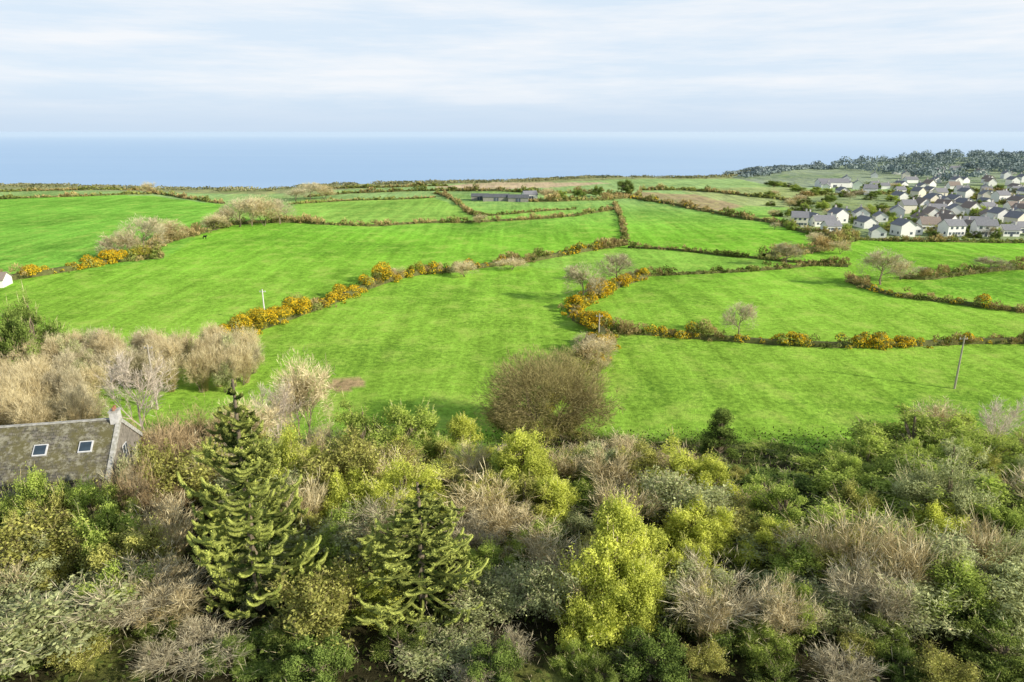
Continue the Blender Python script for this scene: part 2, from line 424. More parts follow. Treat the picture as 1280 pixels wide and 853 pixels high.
patches = [
 ([(540,234),(620,228),(690,228),(765,229),(700,234),(600,238)], (.70,.54,.36)),
 ([(795,240),(880,244),(930,258),(900,264),(850,256),(790,247)], (.54,.43,.25)),
 ([(850,238),(1000,235),(1080,245),(1000,260),(930,258)], (.46,.54,.23)),
 ([(970,268),(1000,252),(1080,240),(1300,228),(1700,228),(1700,300),(1060,300),(1010,290)], (.32,.40,.20)),
 ([(1110,356),(1160,350),(1290,338),(1290,384),(1240,380)], (.31,.64,.07)),
 ([(380,250),(540,247),(585,262),(600,274),(400,279),(360,262)], (.34,.60,.11)),
 ([(-400,250),(190,245),(280,256),(265,284),(205,324),(90,340),(-400,350)], (.27,.60,.08)),
 ([(785,310),(880,317),(985,328),(930,340),(785,346),(640,330),(740,313)], (.33,.61,.09)),
 ([(-300,430),(60,440),(190,440),(225,462),(110,488),(60,540),(-300,600)], (.30,.26,.12)),
 ([(408,477),(430,472),(458,474),(452,484),(428,490),(405,486)], (.58,.42,.22)),
]
for poly, c in patches:
    C[inpoly(TX, TY, [ground_at(u, v) for u, v in poly])] = c
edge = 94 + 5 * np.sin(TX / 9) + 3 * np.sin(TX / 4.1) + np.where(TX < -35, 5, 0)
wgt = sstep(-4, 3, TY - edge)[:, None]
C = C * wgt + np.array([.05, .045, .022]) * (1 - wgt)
i = np.arange(nr - 1)[:, None] * na; j = np.arange(na - 1)[None]
q = np.stack([i + j, i + j + na, i + j + na + 1, i + j + 1], -1).reshape(-1, 4)[:, ::-1]

gm, nt, out = newmat('pasture_ground')
geo = N(nt, 'ShaderNodeNewGeometry'); at = N(nt, 'ShaderNodeAttribute', attribute_name='fcol')
pos = geo.outputs['Position']
n1 = noise_n(nt, pos, .016, 4); n2 = noise_n(nt, pos, .12, 6, .7); n3 = noise_n(nt, pos, .8, 6, .8)
mp = N(nt, 'ShaderNodeMapping'); mp.inputs['Scale'].default_value = (.30, .012, 1); mp.inputs['Rotation'].default_value = (0, 0, .25); nt.links.new(pos, mp.inputs[0])
n5 = noise_n(nt, mp.outputs[0], 1, 3)
a = math_n(nt, 'MULTIPLY_ADD', n1, 3.0, -1.5); b = math_n(nt, 'MULTIPLY_ADD', n2, 2.8, -1.4)
c3 = math_n(nt, 'MULTIPLY_ADD', n3, 6.5, -3.25); d4 = math_n(nt, 'MULTIPLY_ADD', n5, 2.8, -1.4)
s = math_n(nt, 'ADD', math_n(nt, 'ADD', a, b), math_n(nt, 'ADD', c3, d4))
cc = mixc(nt, 1.0, at.outputs['Color'], mrange(nt, s, -1.4, 1.4, .48, 1.42), 'MULTIPLY')
cc = mixc(nt, mrange(nt, n2, .50, .68, 0, .5), cc, (.56, .64, .15))
cc = mixc(nt, mrange(nt, math_n(nt, 'ADD', n1, n3), .94, .80, 0, .35), cc, (.12, .32, .04))
di = N(nt, 'ShaderNodeBsdfDiffuse'); nt.links.new(cc, di.inputs[0])
bp = N(nt, 'ShaderNodeBump'); bp.inputs['Strength'].default_value = .85; bp.inputs['Distance'].default_value = .5
nt.links.new(n3, bp.inputs['Height']); nt.links.new(bp.outputs[0], di.inputs['Normal'])
nt.links.new(di.outputs[0], out.inputs[0])
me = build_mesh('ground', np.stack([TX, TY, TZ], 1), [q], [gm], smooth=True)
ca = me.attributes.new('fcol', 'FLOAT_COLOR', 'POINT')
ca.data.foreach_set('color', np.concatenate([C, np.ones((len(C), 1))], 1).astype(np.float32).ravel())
g = link('ground', me); tag(g, 'rolling green pasture land sloping to the coast', 'ground', kind='structure')

# sea
sm, nt, out = newmat('hazed_sea_water')
geo = N(nt, 'ShaderNodeNewGeometry'); sp = N(nt, 'ShaderNodeSeparateXYZ'); nt.links.new(geo.outputs['Position'], sp.inputs[0])
mp = N(nt, 'ShaderNodeMapping'); mp.inputs['Scale'].default_value = (.0008, .003, 1); nt.links.new(geo.outputs['Position'], mp.inputs[0])
wn = noise_n(nt, mp.outputs[0], 1, 4)
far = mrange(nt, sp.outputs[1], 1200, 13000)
c = mixc(nt, far, (.40, .60, .86), (.66, .82, .99))  # haze and horizon sky reflection painted as a paler colour with distance
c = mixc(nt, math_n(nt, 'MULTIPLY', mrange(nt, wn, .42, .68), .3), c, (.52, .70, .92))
c = mixc(nt, mrange(nt, sp.outputs[0], -300, 2500, 0, .55), c, (.72, .85, .98))  # sun glare and haze painted into the colour towards the right
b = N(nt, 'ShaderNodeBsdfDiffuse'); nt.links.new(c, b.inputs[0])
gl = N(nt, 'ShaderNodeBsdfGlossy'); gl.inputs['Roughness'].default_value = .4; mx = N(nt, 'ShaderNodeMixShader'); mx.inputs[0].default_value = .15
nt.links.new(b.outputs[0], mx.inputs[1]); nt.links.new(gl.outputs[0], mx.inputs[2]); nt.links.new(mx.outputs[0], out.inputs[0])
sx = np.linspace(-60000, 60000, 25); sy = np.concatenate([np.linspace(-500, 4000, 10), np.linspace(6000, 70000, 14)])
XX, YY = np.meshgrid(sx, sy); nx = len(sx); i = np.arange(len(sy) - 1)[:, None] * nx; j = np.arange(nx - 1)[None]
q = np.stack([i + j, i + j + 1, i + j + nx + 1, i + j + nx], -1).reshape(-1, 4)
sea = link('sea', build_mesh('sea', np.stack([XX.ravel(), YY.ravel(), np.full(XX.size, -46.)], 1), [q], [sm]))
tag(sea, 'calm hazy blue sea reaching the horizon', 'sea', kind='structure')

# ------------------------------------------------------------------ hedges
def hedge(pts, H, W, kinds, label, gorse=None, name='field_hedge', lsz=1.0, cov=.58):
    P = np.array([ground_at(*p) for p in pts])
    seg = np.linalg.norm(np.diff(P, axis=0), axis=1); cum = np.concatenate([[0], np.cumsum(seg)]); L = cum[-1]
    far = P[:, 1].mean() > 300
    H = H * (1.3 if far else 1.6); W = W * 1.2
    close = 3.6 if far else 5.8
    def at_s(s): return np.stack([np.interp(s, cum, P[:, 0]), np.interp(s, cum, P[:, 1])], -1)
    nc = int(L * close / H * 1.15 * max(1, W / H))
    ph = rng.uniform(0, 6.28, 3)
    mats = [M[k] for k, _ in kinds] + [M['core']]; wk = np.array([w for _, w in kinds], float); wk /= wk.sum()
    Vs = []; Fs = []; sh = []; mi = []; off = 0; BV = []; BF = []; bs = []; boff = 0
    for _ in range(nc):
        s = rng.uniform(0, L); xy = at_s(s); t = at_s(min(L, s + 1)) - at_s(max(0, s - 1)); t /= np.linalg.norm(t) + 1e-9; nrm = np.array([-t[1], t[0]])
        lat = float(np.clip(rng.normal() * .5, -1, 1))
        hh = H * (.82 + .2 * math.sin(s / 7 + ph[0]) + .2 * math.sin(s / 3.1 + ph[1])) * rng.uniform(.7, 1.2) * (1 - .45 * lat * lat)
        xy = xy + nrm * lat * W * .5
        r = hh * rng.uniform(.24, .38); z0 = float(hgt(*xy)); cz = z0 + max(r * .4, hh - r) * rng.uniform(.12, 1)
        lf = max(.13, xy[1] * .0013) * lsz
        val = (.5 + .5 * math.sin(s / 11 + ph[2])) * .5 + rng.uniform() * .5
        k = int(np.searchsorted(np.cumsum(wk), min(val, .999)))
        frac = s / L
        g = 0
        if gorse is not None:
            for (a, b, w) in gorse:
                if a <= frac <= b: g = max(g, w)
        g = g * (.9 + .3 * math.sin(s / 4.3 + ph[2]))
        isg = rng.uniform() < g
        kn = kinds[k][0] if not isg else 'gorse'
        if isg:
            for q_, (kk, _) in enumerate(kinds):
                if kk in ('gorse', 'hgreen'): k = q_
        asp = .3 if kn in ('hbrown', 'farb') else .55
        n = max(10, int(cov * 4 * math.pi * r * r * .7 / (2 * lf * lf * asp) * (.7 if asp < .5 else 1)))
        o = randu(n); o[:, 2] = np.abs(o[:, 2]) * 1.1 - .35; o = unit(o)
        Pp = np.array([xy[0], xy[1], cz]) + o * r * rng.uniform(.7, 1.25, (n, 1))
        if asp < .5: U = unit(o + np.array([0, 0, .6]) + rng.normal(size=(n, 3)) * .4); Nn = randu(n)
        else: Nn = unit(o + rng.normal(size=(n, 3)) * .5); U = np.cross(Nn, randu(n))
        V, Fc = quads(Pp, U, Nn, lf * rng.uniform(.6, 1.3, n) * (1.5 if asp < .5 else 1), asp * (.7 if asp < .5 else 1))
        Vs.append(V); Fs.append(Fc + off); off += len(V); mi.append(np.full(n, k))
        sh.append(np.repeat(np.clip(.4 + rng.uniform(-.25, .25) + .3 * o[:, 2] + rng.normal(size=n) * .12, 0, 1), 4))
        if isg:
            m = int(n * rng.uniform(.6, 1.5)); o = randu(m); o[:, 2] = np.abs(o[:, 2]) - .2; Pp = np.array([xy[0], xy[1], cz]) + o * r * 1.18 * rng.uniform(.9, 1.1, (m, 1))
            V, Fc = quads(Pp, randu(m), unit(o + rng.normal(size=(m, 3)) * .5), lf * .68, .75)
            BV.append(V); BF.append(Fc + boff); boff += len(V); bs.append(np.repeat(rng.uniform(0, 1, m), 4))
    ns = max(3, int(L / 3)); ss = np.linspace(0, L, ns); c = at_s(ss); tt = unit(np.gradient(c, axis=0)); nn = np.stack([-tt[:, 1], tt[:, 0]], 1)
    rows = []
    for dx, dz in ((-.22, -.1), (-.10, .3), (.10, .3), (.22, -.1)):
        xy = c + nn * W * dx; z = hgt(xy[:, 0], xy[:, 1]) + (H * dz)
        rows.append(np.concatenate([xy, z[:, None]], 1))
    CV = np.stack(rows, 1).reshape(-1, 3); b = np.arange(ns - 1)[:, None] * 4
    CF = np.concatenate([b + np.array([[k, k + 1, k + 5, k + 4]]) for k in range(3)])
    Vs.append(CV); Fs.append(CF + off); mi.append(np.full(len(CF), len(kinds))); sh.append(np.full(len(CV), .3))
    V = np.concatenate(Vs); org = np.array([P[:, 0].mean(), P[:, 1].mean(), 0.])
    o = link(name, build_mesh(name, V - org, [np.concatenate(Fs)], mats, np.concatenate(mi), np.concatenate(sh)), loc=tuple(org))
    tag(o, label, 'hedge', 'hedges between the fields')
    if BV:
        link('gorse_blossom', build_mesh('gorse_blossom', np.concatenate(BV) - org, [np.concatenate(BF)], [M['bloom']], None, np.concatenate(bs)), o)
    return o
BR = [('hbrown', 6), ('hgreen', 4)]
GB = [('hbrown', 4), ('hgreen', 3), ('gorse', 3)]
GN = [('hgreen', 6), ('hbrown', 4)]
hedge([(190,466),(250,444),(300,420),(350,402),(400,384),(450,364),(500,347),(530,342)], 3.2, 6.4, GB, 'thick field hedge covered in orange-yellow gorse blossom', [(0,.2,.3),(.2,.9,.9),(.9,1,.7)])
hedge([(530,343),(580,338),(640,330),(700,320),(745,312),(783,306)], 2.8, 5, BR, 'brown leafless field hedge with patches of gorse', [(.0,.35,.4),(.55,.85,.5)])
hedge([(768,255),(777,275),(783,307)], 2.2, 2.6, BR, 'thin dark hedge between two green fields')
hedge([(806,347),(775,357),(742,374),(714,388),(722,402),(748,412)], 2.9, 5.6, GB, 'curving gorse hedge in bloom beside the pasture', [(0,1,.75)])
hedge([(748,408),(755,428),(745,448),(722,468),(695,492),(660,530)], 3.0, 6, GB, 'brown hedge with gorse running down to the oak', [(0,.5,.7)])
hedge([(765,416),(820,419),(900,425),(960,430),(1040,434),(1100,434),(1150,432),(1210,429),(1310,429)], 2.2, 3.6, GN, 'dark field hedge with clumps of yellow gorse', [(.08,.2,.95),(.28,.44,.85),(.5,.74,.95),(.76,.88,.45)])
hedge([(785,346),(860,343),(930,340),(980,336),(1020,332),(1060,334)], 1.7, 2.6, GN, 'low dark green hedge across the pasture')
hedge([(1060,352),(1085,362),(1120,371),(1180,378),(1240,386),(1320,395)], 2.1, 3.2, BR, 'brown hedge with some gorse between green fields', [(.2,.4,.5),(.6,.8,.5)])
hedge([(1125,348),(1160,350),(1200,344),(1240,339),(1310,335)], 2.6, 3.6, BR, 'rounded brown hedge along the pasture edge')
hedge([(785,310),(830,312),(880,317),(940,323),(985,328),(1060,333)], 1.6, 2.3, GN, 'low dark hedge between green fields')
hedge([(955,323),(1000,318),(1030,312),(1070,300)], 3.6, 6, BR, 'tall brown hedge rising to the village')
hedge([(785,247),(850,258),(900,268),(960,278),(1010,292),(1070,300)], 3.2, 6, BR, 'brown hedge bordering the village', [(0,.5,.15)])
hedge([(1070,300),(1120,302),(1200,303),(1320,303)], 1.9, 3.4, GN, 'green garden hedge behind the village houses')
hedge([(405,281),(470,283),(530,279),(600,278),(660,275),(720,270),(768,262)], 2.6, 4, BR, 'long brown hedge across the green hillside')
hedge([(0,249),(60,247),(120,245),(190,243)], 2.4, 4, GN, 'low dark hedge on the hillside')
hedge([(185,240),(230,248),(280,255)], 2.8, 4, BR, 'low brown hedge on the hillside')
hedge([(265,284),(320,279),(365,278),(405,281)], 3.4, 7, BR, 'scrubby brown hedge on the hillside')
hedge([(-60,360),(0,352),(40,346),(90,338),(140,328),(205,322)], 3.2, 7, GB, 'wide brown hedge with yellow gorse blossom', [(.3,.8,.95)])
hedge([(175,318),(210,302),(250,292),(285,283)], 3.4, 7, BR, 'scrubby hedge with bare bushes on the slope')
hedge([(360,256),(420,252),(480,250),(545,247)], 2, 3, GN, 'low green hedge far across the fields')
hedge([(545,242),(570,252),(585,266),(605,274)], 2.4, 3.5, BR, 'brown hedge between far fields')
hedge([(590,266),(610,270),(680,264),(720,262)], 1.8, 2.5, GN, 'low hedge by the farm buildings')
hedge([(380,247),(440,242),(520,239),(600,239)], 3, 5, GN, 'dark hedge along the far fields')
hedge([(0,240),(90,238),(180,238)], 2, 4, GN, 'dark hedge along the coastal fields')
hedge([(380,236),(470,235),(560,233)], 2.6, 5, GN, 'green hedge along the cliff top')
hedge([(660,252),(700,252),(760,250),(800,246)], 3.5, 8, BR, 'brown scrubby hedge by the farm')
hedge([(800,238),(860,238),(900,241),(980,250),(1000,256)], 3, 6, GN, 'dark scrubby hedge on the heath')
hedge([(560,239),(640,240),(700,242),(790,243)], 3.5, 6, GN, 'dark hedge beyond the farm')
hedge([(1090,266),(1160,262),(1240,256),(1320,250)], 2.6, 5, GN, 'green hedge among the village gardens')
hedge([(1000,246),(1080,243),(1180,240),(1320,238)], 3, 6, GN, 'dark green hedge above the village')

# ------------------------------------------------------------------ hedgerow and field trees
for (k, u, v, hp, wp) in [
  ('treeA',180,320,50,58),('treeB',215,302,28,40),('treeA',300,284,36,46),('treeB',330,282,38,44),('treeA',350,280,32,40),('treeB',285,284,26,34),('treeB',315,283,38,38),('treeB',270,288,22,34),
  ('treeA',730,378,50,52),('treeA',770,356,40,46),('treeA',983,330,28,38),('treeA',1100,356,46,56),('treeB',1125,350,26,34),
  ('treeA',922,420,44,42),('treeA',140,325,28,32),('treeA',388,250,22,34),('treeB',405,249,18,30),('treeA',370,252,16,30),('treeA',1238,340,20,42),('treeB',160,322,34,40),
  ('mgB',700,249,12,20),('dgB',725,247,12,20),('dgB',745,246,15,18),('treeB',685,250,15,25),('dgB',783,243,20,24),('treeB',185,243,16,18),
  ('treeA',1150,345,12,22),('treeB',1020,310,20,28),('treeB',1050,318,18,26),('treeB',600,280,12,20),('treeB',580,346,20,38),('treeB',640,338,16,36),('treeB',490,352,18,34)]:
    plant_base(k, u, v, hp, wp)
plant_base('oakA', 680, 548, 114, 162, group='trees on the farmland')
for (k, u, v, hp, wp) in [('treeB',738,462,40,50),('mixB',722,478,36,50),('treeB',752,448,30,40),('mixB',700,500,40,55),('tanA',745,475,40,44),('treeA',730,440,26,36),('mixB',640,545,38,60),('mixB',705,548,40,60),('olB',670,552,30,60)]:
    plant_base(k, u, v, hp, wp, label='bare brown bush in the hedge beside the oak')
plant_top('birchA', 165, 425, 88, 95)
plant_top('dgA', 28, 357, 128, 95, label='large dark green evergreen tree beside the copse')
plant_top('dgB', 5, 375, 122, 70)
for n in range(200):
    u = rnd.uniform(-90, 312); Y = rnd.uniform(104, 138) if n < 150 else rnd.uniform(90, 108)
    if n >= 150: u = rnd.uniform(-90, 100)
    if 105 < u < 200 and Y < 114: continue
    if u > 200 and Y < 116: continue
    h = rnd.uniform(6.5, 9.5)
    X, z, dep = top_at(u, 400, Y)
    lim = np.interp(u, [-90, 60, 120, 200, 260, 305], [398, 408, 400, 414, 402, 402]) + (25 if n >= 150 else 0)
    zt = top_at(u, lim + rnd.uniform(-6, 14), Y)[1]
    h = min(h, zt - float(hgt(X, Y)))
    plant(rnd.choice(['treeB', 'tanA', 'tanB', 'treeB', 'treeA', 'tanA', 'tanB', 'greyA', 'mixA', 'reedA']), X, Y, rnd.uniform(4, 6.2), max(h, 3), label='leafless straw-coloured tree in the copse', group='trees of the copse')

# ------------------------------------------------------------------ foreground thicket
plant_top('puzzle', 290, 474, 42, 182)
plant_top('puzzle', 522, 603, 41.5, 172, label='small monkey puzzle tree with spiky green branches')
hero = [
 ('ygA',772,640,41,150),('ygC',770,622,43,95),('ygC',800,700,39.5,80),('ygD',735,700,39.5,100),('ygB',760,690,39.5,110),('ygC',655,540,62,85),('ygD',640,590,58,90),('ygC',690,600,54,80),('ygA',860,553,60,125),('ygD',850,590,57,100),
 ('mgA',450,498,78,115),('mgB',505,505,80,95),('ygC',575,520,78,60),('mgD',545,538,74,85),('ygD',360,520,62,95),('ygA',345,570,56,90),('ygC',610,560,66,50),
 ('coneA',903,510,76,60),('mgA',1150,506,78,165),('mgB',1095,543,74,125),('mgA',1060,572,70,130),('mgD',1235,533,72,150),('mgB',1200,518,82,110),
 ('mgA',985,566,82,100),('mgA',1160,570,58,220),('mgB',1240,595,54,190),('mgB',1080,610,55,160),('ggA',1000,670,46,190),('mgA',1130,645,48,200),
 ('ggD',1200,668,42,230),('ggA',1280,680,41,160),('reedA',1075,640,44,100),('reedA',1150,655,42,90),('reedA',600,600,53,100),('reedA',625,620,51,80),('tanA',640,640,50,110),
 ('reedA',930,610,58,70),('reedA',790,545,70,60),('reedA',700,560,66,60),('reedA',1010,660,46,70),('reedA',1240,650,44,70),('reedA',470,570,62,70),('reedA',200,640,46,80),('reedA',380,600,52,60),
 ('tanB',770,545,72,80),('ygD',730,552,68,80),('redA',190,512,64,110),('mixB',230,550,57,120),('redB',250,500,70,90),('mixA',175,570,56,80),
 ('greyA',900,700,40,150),('mixA',60,725,38.5,220),('greyA',170,700,40,160),('mixA',420,640,48,130),('mixA',615,720,41.5,120),('mixB',400,715,39,130),
 ('mixB',50,636,46,130),('mgC',105,602,49,60),('mgC',38,588,49.5,60),('olD',70,602,49,90),('mgD',5,606,49,80),('ggA',20,655,45,120),('mgB',130,620,46.5,100),('mixA',690,690,41,100),('ggB',860,700,42,120),
 ('treeB',370,440,88,80),('birchA',345,465,84,70),('birchA',1258,488,76,60),('treeB',300,495,74,90),('mgA',410,560,66,90),('redA',480,560,64,100),
 ('olA',560,575,62,110),('mgB',730,600,60,90),('dgA',960,610,64,130),('dgB',1020,605,62,120),('olB',810,555,64,80),('mixB',930,640,52,120),('ygD',900,650,50,110),
 ('ggD',720,640,50,100),('olA',385,640,50,90),('mgC',1210,550,66,70),('treeB',1180,500,86,70),('ygC',500,545,72,50),('mgB',20,560,66,60),
 ('greyA',240,790,37,150),('mixA',560,800,37,130),('dgD',350,790,37.5,120),('reedA',885,735,38.5,70),('greyB',1100,700,40,120),('tanB',985,720,39,100)]
for (k, u, vt, Y, wp) in hero: plant_top(k, u, vt, Y, wp)
envU = [-100, 0, 150, 250, 400, 450, 550, 600, 650, 700, 760, 860, 900, 930, 1000, 1050, 1100, 1180, 1220, 1280, 1400]
envV = [520, 525, 530, 520, 525, 508, 525, 545, 550, 550, 540, 552, 560, 578, 578, 568, 530, 525, 535, 525, 525]
left = ['redA', 'mixA', 'greyA', 'mixB', 'mixA', 'mixB', 'tanB', 'olB', 'tanA', 'ggD', 'mgD', 'mgB', 'olD', 'dgD']
mid = ['greyA', 'mixA', 'mixB', 'olA', 'mgA', 'ygD', 'ygC', 'mgD', 'tanA', 'reedA', 'ggB', 'tanB', 'olB', 'mgB', 'ygB', 'ygA']
right = ['mgA', 'mgB', 'mgD', 'mgA', 'dgA', 'olB', 'ygD', 'ggA', 'ggD', 'mixA', 'reedA', 'mgC', 'olD', 'ygB']
front = ['greyA', 'tanB', 'mixA', 'ggD', 'mixB', 'ivyD', 'ivyA', 'dgB', 'dgD', 'mgD']
for Y in (87, 80, 73, 66, 60, 54, 49, 45, 41.5, 38.5, 36):
    step = 84 if Y > 60 else (100 if Y > 40 else 85)
    for u0 in np.arange(-110, 1390, step):
        u = u0 + rnd.uniform(-.4, .4) * step; Yj = Y + rnd.uniform(-1.6, 1.6)
        X, _, dep = top_at(u, 600, Yj)
        if -54 < X < -32.5 and 48 < Yj < 66: continue
        h = rnd.uniform(3.6, 7.8) if Y > 50 else (rnd.uniform(3.2, 6) if Y > 41 else rnd.uniform(2.0, 3.6))
        z = float(hgt(X, Yj)) + h
        def vof(zz):
            fx = Yj * FWD[1] + (zz - CAMZ) * FWD[2]; uy = Yj * UP[1] + (zz - CAMZ) * UP[2]
            return 426.5 - F * uy / fx
        lim = np.interp(u, envU, envV) + 8
        if u < 165 and Yj < 56: lim = 606
        if 200 < u < 385 and Yj < 43: lim = 770
        if 435 < u < 610 and Yj < 43: lim = 775
        if 700 < u < 840 and Yj < 40: lim = 790
        while vof(z) < lim and h > 1: h -= .3; z -= .3
        if h < 1.3: continue
        if Y > 82 and rnd.random() < .2: continue
        kk = front if Y < 40 else (left if u < 400 else (mid if u < 930 else right))
        if Y < 37.5: kk = ['ivyD', 'ivyA', 'dgB', 'dgD', 'mixB', 'greyA']  # mostly dark-leaved kinds, their colour standing in for shade at the near edge
        plant(rnd.choice(kk), X, Yj, h * rnd.uniform(1.0, 1.35) if h > 3.6 else h * 1.5, h)

n = 45000
X = rng.uniform(-75, 75, n); Y = rng.uniform(30, 97, n); hz = rng.uniform(0, 1, n) ** 1.6 * 1.6
P = np.stack([X, Y, hgt(X, Y) + hz], 1)
inh = (X > -56) & (X < -33) & (Y > 47) & (Y < 66)
P = P[~inh]; n = len(P)
kk = rng.uniform(0, 1, n) < .25
V1, F1 = quads(P[kk], unit(rng.normal(size=(kk.sum(), 3)) * .5 + np.array([0, 0, 1])), randu(kk.sum()), rng.uniform(.25, .6, kk.sum()), .045)
V2, F2 = quads(P[~kk], randu((~kk).sum()), randu((~kk).sum()), rng.uniform(.1, .24, (~kk).sum()), .55)
me = build_mesh('undergrowth', np.concatenate([V1, V2]), [np.concatenate([F1, F2 + len(V1)])], [M['grey'], M['ivy']],
    np.concatenate([np.zeros(len(F1)), np.ones(len(F2))]), rng.uniform(0, .4, len(V1) + len(V2)))
o = link('undergrowth', me); tag(o, 'tangled brambles and dead stems covering the ground', 'undergrowth', kind='stuff')

def cloud(name, pts, r, lf, matk, label, n=60):
    V = []; Fc = []; sh = []; off = 0
    for (x, y, hh) in pts:
        m = n; o = randu(m); o[:, 2] = np.abs(o[:, 2]); rr = r * rng.uniform(.7, 1.3)
        p = np.array([x, y, float(hgt(x, y)) + hh * .3]) + o * np.array([rr, rr, hh * .7]) * rng.uniform(.6, 1.15, (m, 1))
        v, f = quads(p, randu(m), unit(o + rng.normal(size=(m, 3)) * .4), lf * rng.uniform(.6, 1.3, m), .7)
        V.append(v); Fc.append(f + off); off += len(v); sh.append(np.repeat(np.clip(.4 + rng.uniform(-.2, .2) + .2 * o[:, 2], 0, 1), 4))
    o = link(name, build_mesh(name, np.concatenate(V), [np.concatenate(Fc)], [M[matk]], None, np.concatenate(sh)))
    tag(o, label, 'wood', kind='stuff')
pts = []
for _ in range(850):
    x = rng.uniform(380, 1150); c = np.interp(x, CX, CY); y = rng.uniform(c - 300, c - 5)
    if rng.uniform() < .5 and x < 520: continue
    if math.sin(x / 37) + math.sin(y / 29 + x / 60) > .9: continue
    pts.append((x, y, rng.uniform(5, 12)))
for _ in range(90):
    x = rng.uniform(230, 400); c = np.interp(x, CX, CY); y = rng.uniform(c - 60, c)
    pts.append((x, y, rng.uniform(2, 5)))
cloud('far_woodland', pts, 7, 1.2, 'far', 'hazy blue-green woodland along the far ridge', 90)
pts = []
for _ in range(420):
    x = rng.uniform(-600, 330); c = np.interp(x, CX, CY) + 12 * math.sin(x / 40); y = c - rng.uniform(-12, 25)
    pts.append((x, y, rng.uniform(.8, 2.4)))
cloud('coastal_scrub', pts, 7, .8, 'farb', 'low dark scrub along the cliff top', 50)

# ------------------------------------------------------------------ houses
M['white'] = simple_mat('white_render', (.93, .92, .89), (.87, .86, .82), 1.5)
M['cream'] = simple_mat('cream_render', (.88, .82, .70), (.80, .74, .62), 1.5)
M['slate'] = simple_mat('slate_roof', (.32, .32, .34), (.22, .22, .24), 2.5, .7)
M['browntile'] = simple_mat('brown_tile_roof', (.38, .31, .26), (.26, .21, .18), 2.5, .8)
M['glass'] = simple_mat('window_glass', (.04, .06, .08), (.06, .09, .12), 1, .12)
M['frame'] = simple_mat('white_frame', (.8, .8, .8))
M['door'] = simple_mat('painted_door', (.10, .12, .16))
M['chim'] = simple_mat('chimney_render', (.7, .68, .65), (.5, .48, .46), 3)
M['pot'] = simple_mat('clay_pot', (.4, .2, .12))
def wall_mesh(name, L, D, E, R, mat):
    a, b = L / 2, D / 2
    V = [(-a,-b,-1),(a,-b,-1),(a,b,-1),(-a,b,-1),(-a,-b,E),(a,-b,E),(a,b,E),(-a,b,E),(-a,0,R),(a,0,R)]
    return build_mesh(name, V, [np.array([(0,1,5,4),(2,3,7,6),(4,5,9,8),(6,7,8,9)]), np.array([(1,2,6,9,5),(3,0,4,8,7)])], [mat])
def roof_mesh(name, L, D, E, R, mat, ov=.35, th=.18):
    a = L / 2 + ov; b = D / 2 + ov; sl = (R - E) / (D / 2); e = E - ov * sl + .02; r = R + .02
    V = []
    for dz in (0, th):
        V += [(-a,-b,e+dz),(a,-b,e+dz),(a,0,r+dz),(-a,0,r+dz),(a,b,e+dz),(-a,b,e+dz)]
    Fc = [(6,7,8,9),(9,8,10,11),(0,3,2,1),(3,5,4,2),(0,1,7,6),(5,11,10,4)]
    Fc += [(1,2,8,7),(2,4,10,8),(0,6,9,3),(3,9,11,5)]
    return build_mesh(name, V, [np.array(Fc)], [mat])
def window_mesh(name, w, h):
    return box_mesh(name, [(0, .03, 0, w, .08, h), (0, -.02, 0, w - .16, .06, h - .16), (0, -.055, 0, .06, .03, h - .16)], [M['frame'], M['glass']], [0, 1, 0])
WM = window_mesh('window', 1.2, 1.2); DM = box_mesh('door', [(0, 0, 0, 1, .1, 2.05), (0, .03, .02, 1.16, .08, 2.14)], [M['door'], M['frame']], [0, 1])
HT = []
for (L, D, E, R, wm, rm) in [(10.5, 6.8, 2.9, 5.2, 'white', 'slate'), (8.5, 6.8, 4.9, 7.3, 'white', 'slate'), (8.5, 6.6, 3.4, 6.4, 'white', 'browntile'), (7.5, 6.5, 4.7, 7.3, 'cream', 'slate'), (11, 6.5, 2.9, 5.0, 'white', 'browntile'), (7, 6, 2.8, 4.9, 'white', 'slate')]:
    ws = [(x, -D / 2 - .03, 1.5, 0) for x in (-L * .36, -L * .16, L * .16, L * .36)]
    if E > 4: ws += [(x, -D / 2 - .03, 3.9, 0) for x in (-L * .3, 0, L * .3)]
    ws += [(-L / 2 - .03, -D * .22, 1.5, -math.pi / 2), (L / 2 + .03, -D * .22, 1.5, math.pi / 2), (-L * .25, D / 2 + .03, 1.5, math.pi), (L * .25, D / 2 + .03, 1.5, math.pi)]
    HT.append(dict(wall=wall_mesh('house_wall', L, D, E, R, M[wm]), roof=roof_mesh('house_roof', L, D, E, R, M[rm]),
        chim=box_mesh('chimney', [(0, 0, 0, .8, .6, 1.7), (0, 0, .87, .95, .75, .12), (0, 0, 1.05, .25, .25, .35)], [M['chim'], M['pot']], [0, 0, 1]), ws=ws, L=L, D=D, E=E, R=R, c=wm, r=rm))
placed = []
def house(t, X, Y, rot, detail=True, label=None):
    for (a, b) in placed:
        if (a - X) ** 2 + ((b - Y) * .9) ** 2 < 105: return
    placed.append((X, Y))
    h = HT[t]; z = float(hgt(X, Y))
    root = bpy.data.objects.new('village_house', None); col.objects.link(root); root.location = (X, Y, z + .1); root.rotation_euler[2] = rot
    link('wall', h['wall'], root); rf = link('roof', h['roof'], root); link('chimney', h['chim'], rf, (h['L'] * .38, 0, h['R'] + .4))
    if detail:
        link('door', DM, root, (0, -h['D'] / 2 - .04, 1.0))
        for (x, y, zz, r) in h['ws']:
            w = link('window', WM, root, (x, y, zz)); w.rotation_euler[2] = r
    st = 'two-storey' if h['E'] > 4 else 'single-storey'
    tag(root, label or ('%s rendered %s village house with %s roof' % (h['c'], st, 'grey slate' if h['r'] == 'slate' else 'brown tile')), 'house', 'houses of the coastal village')
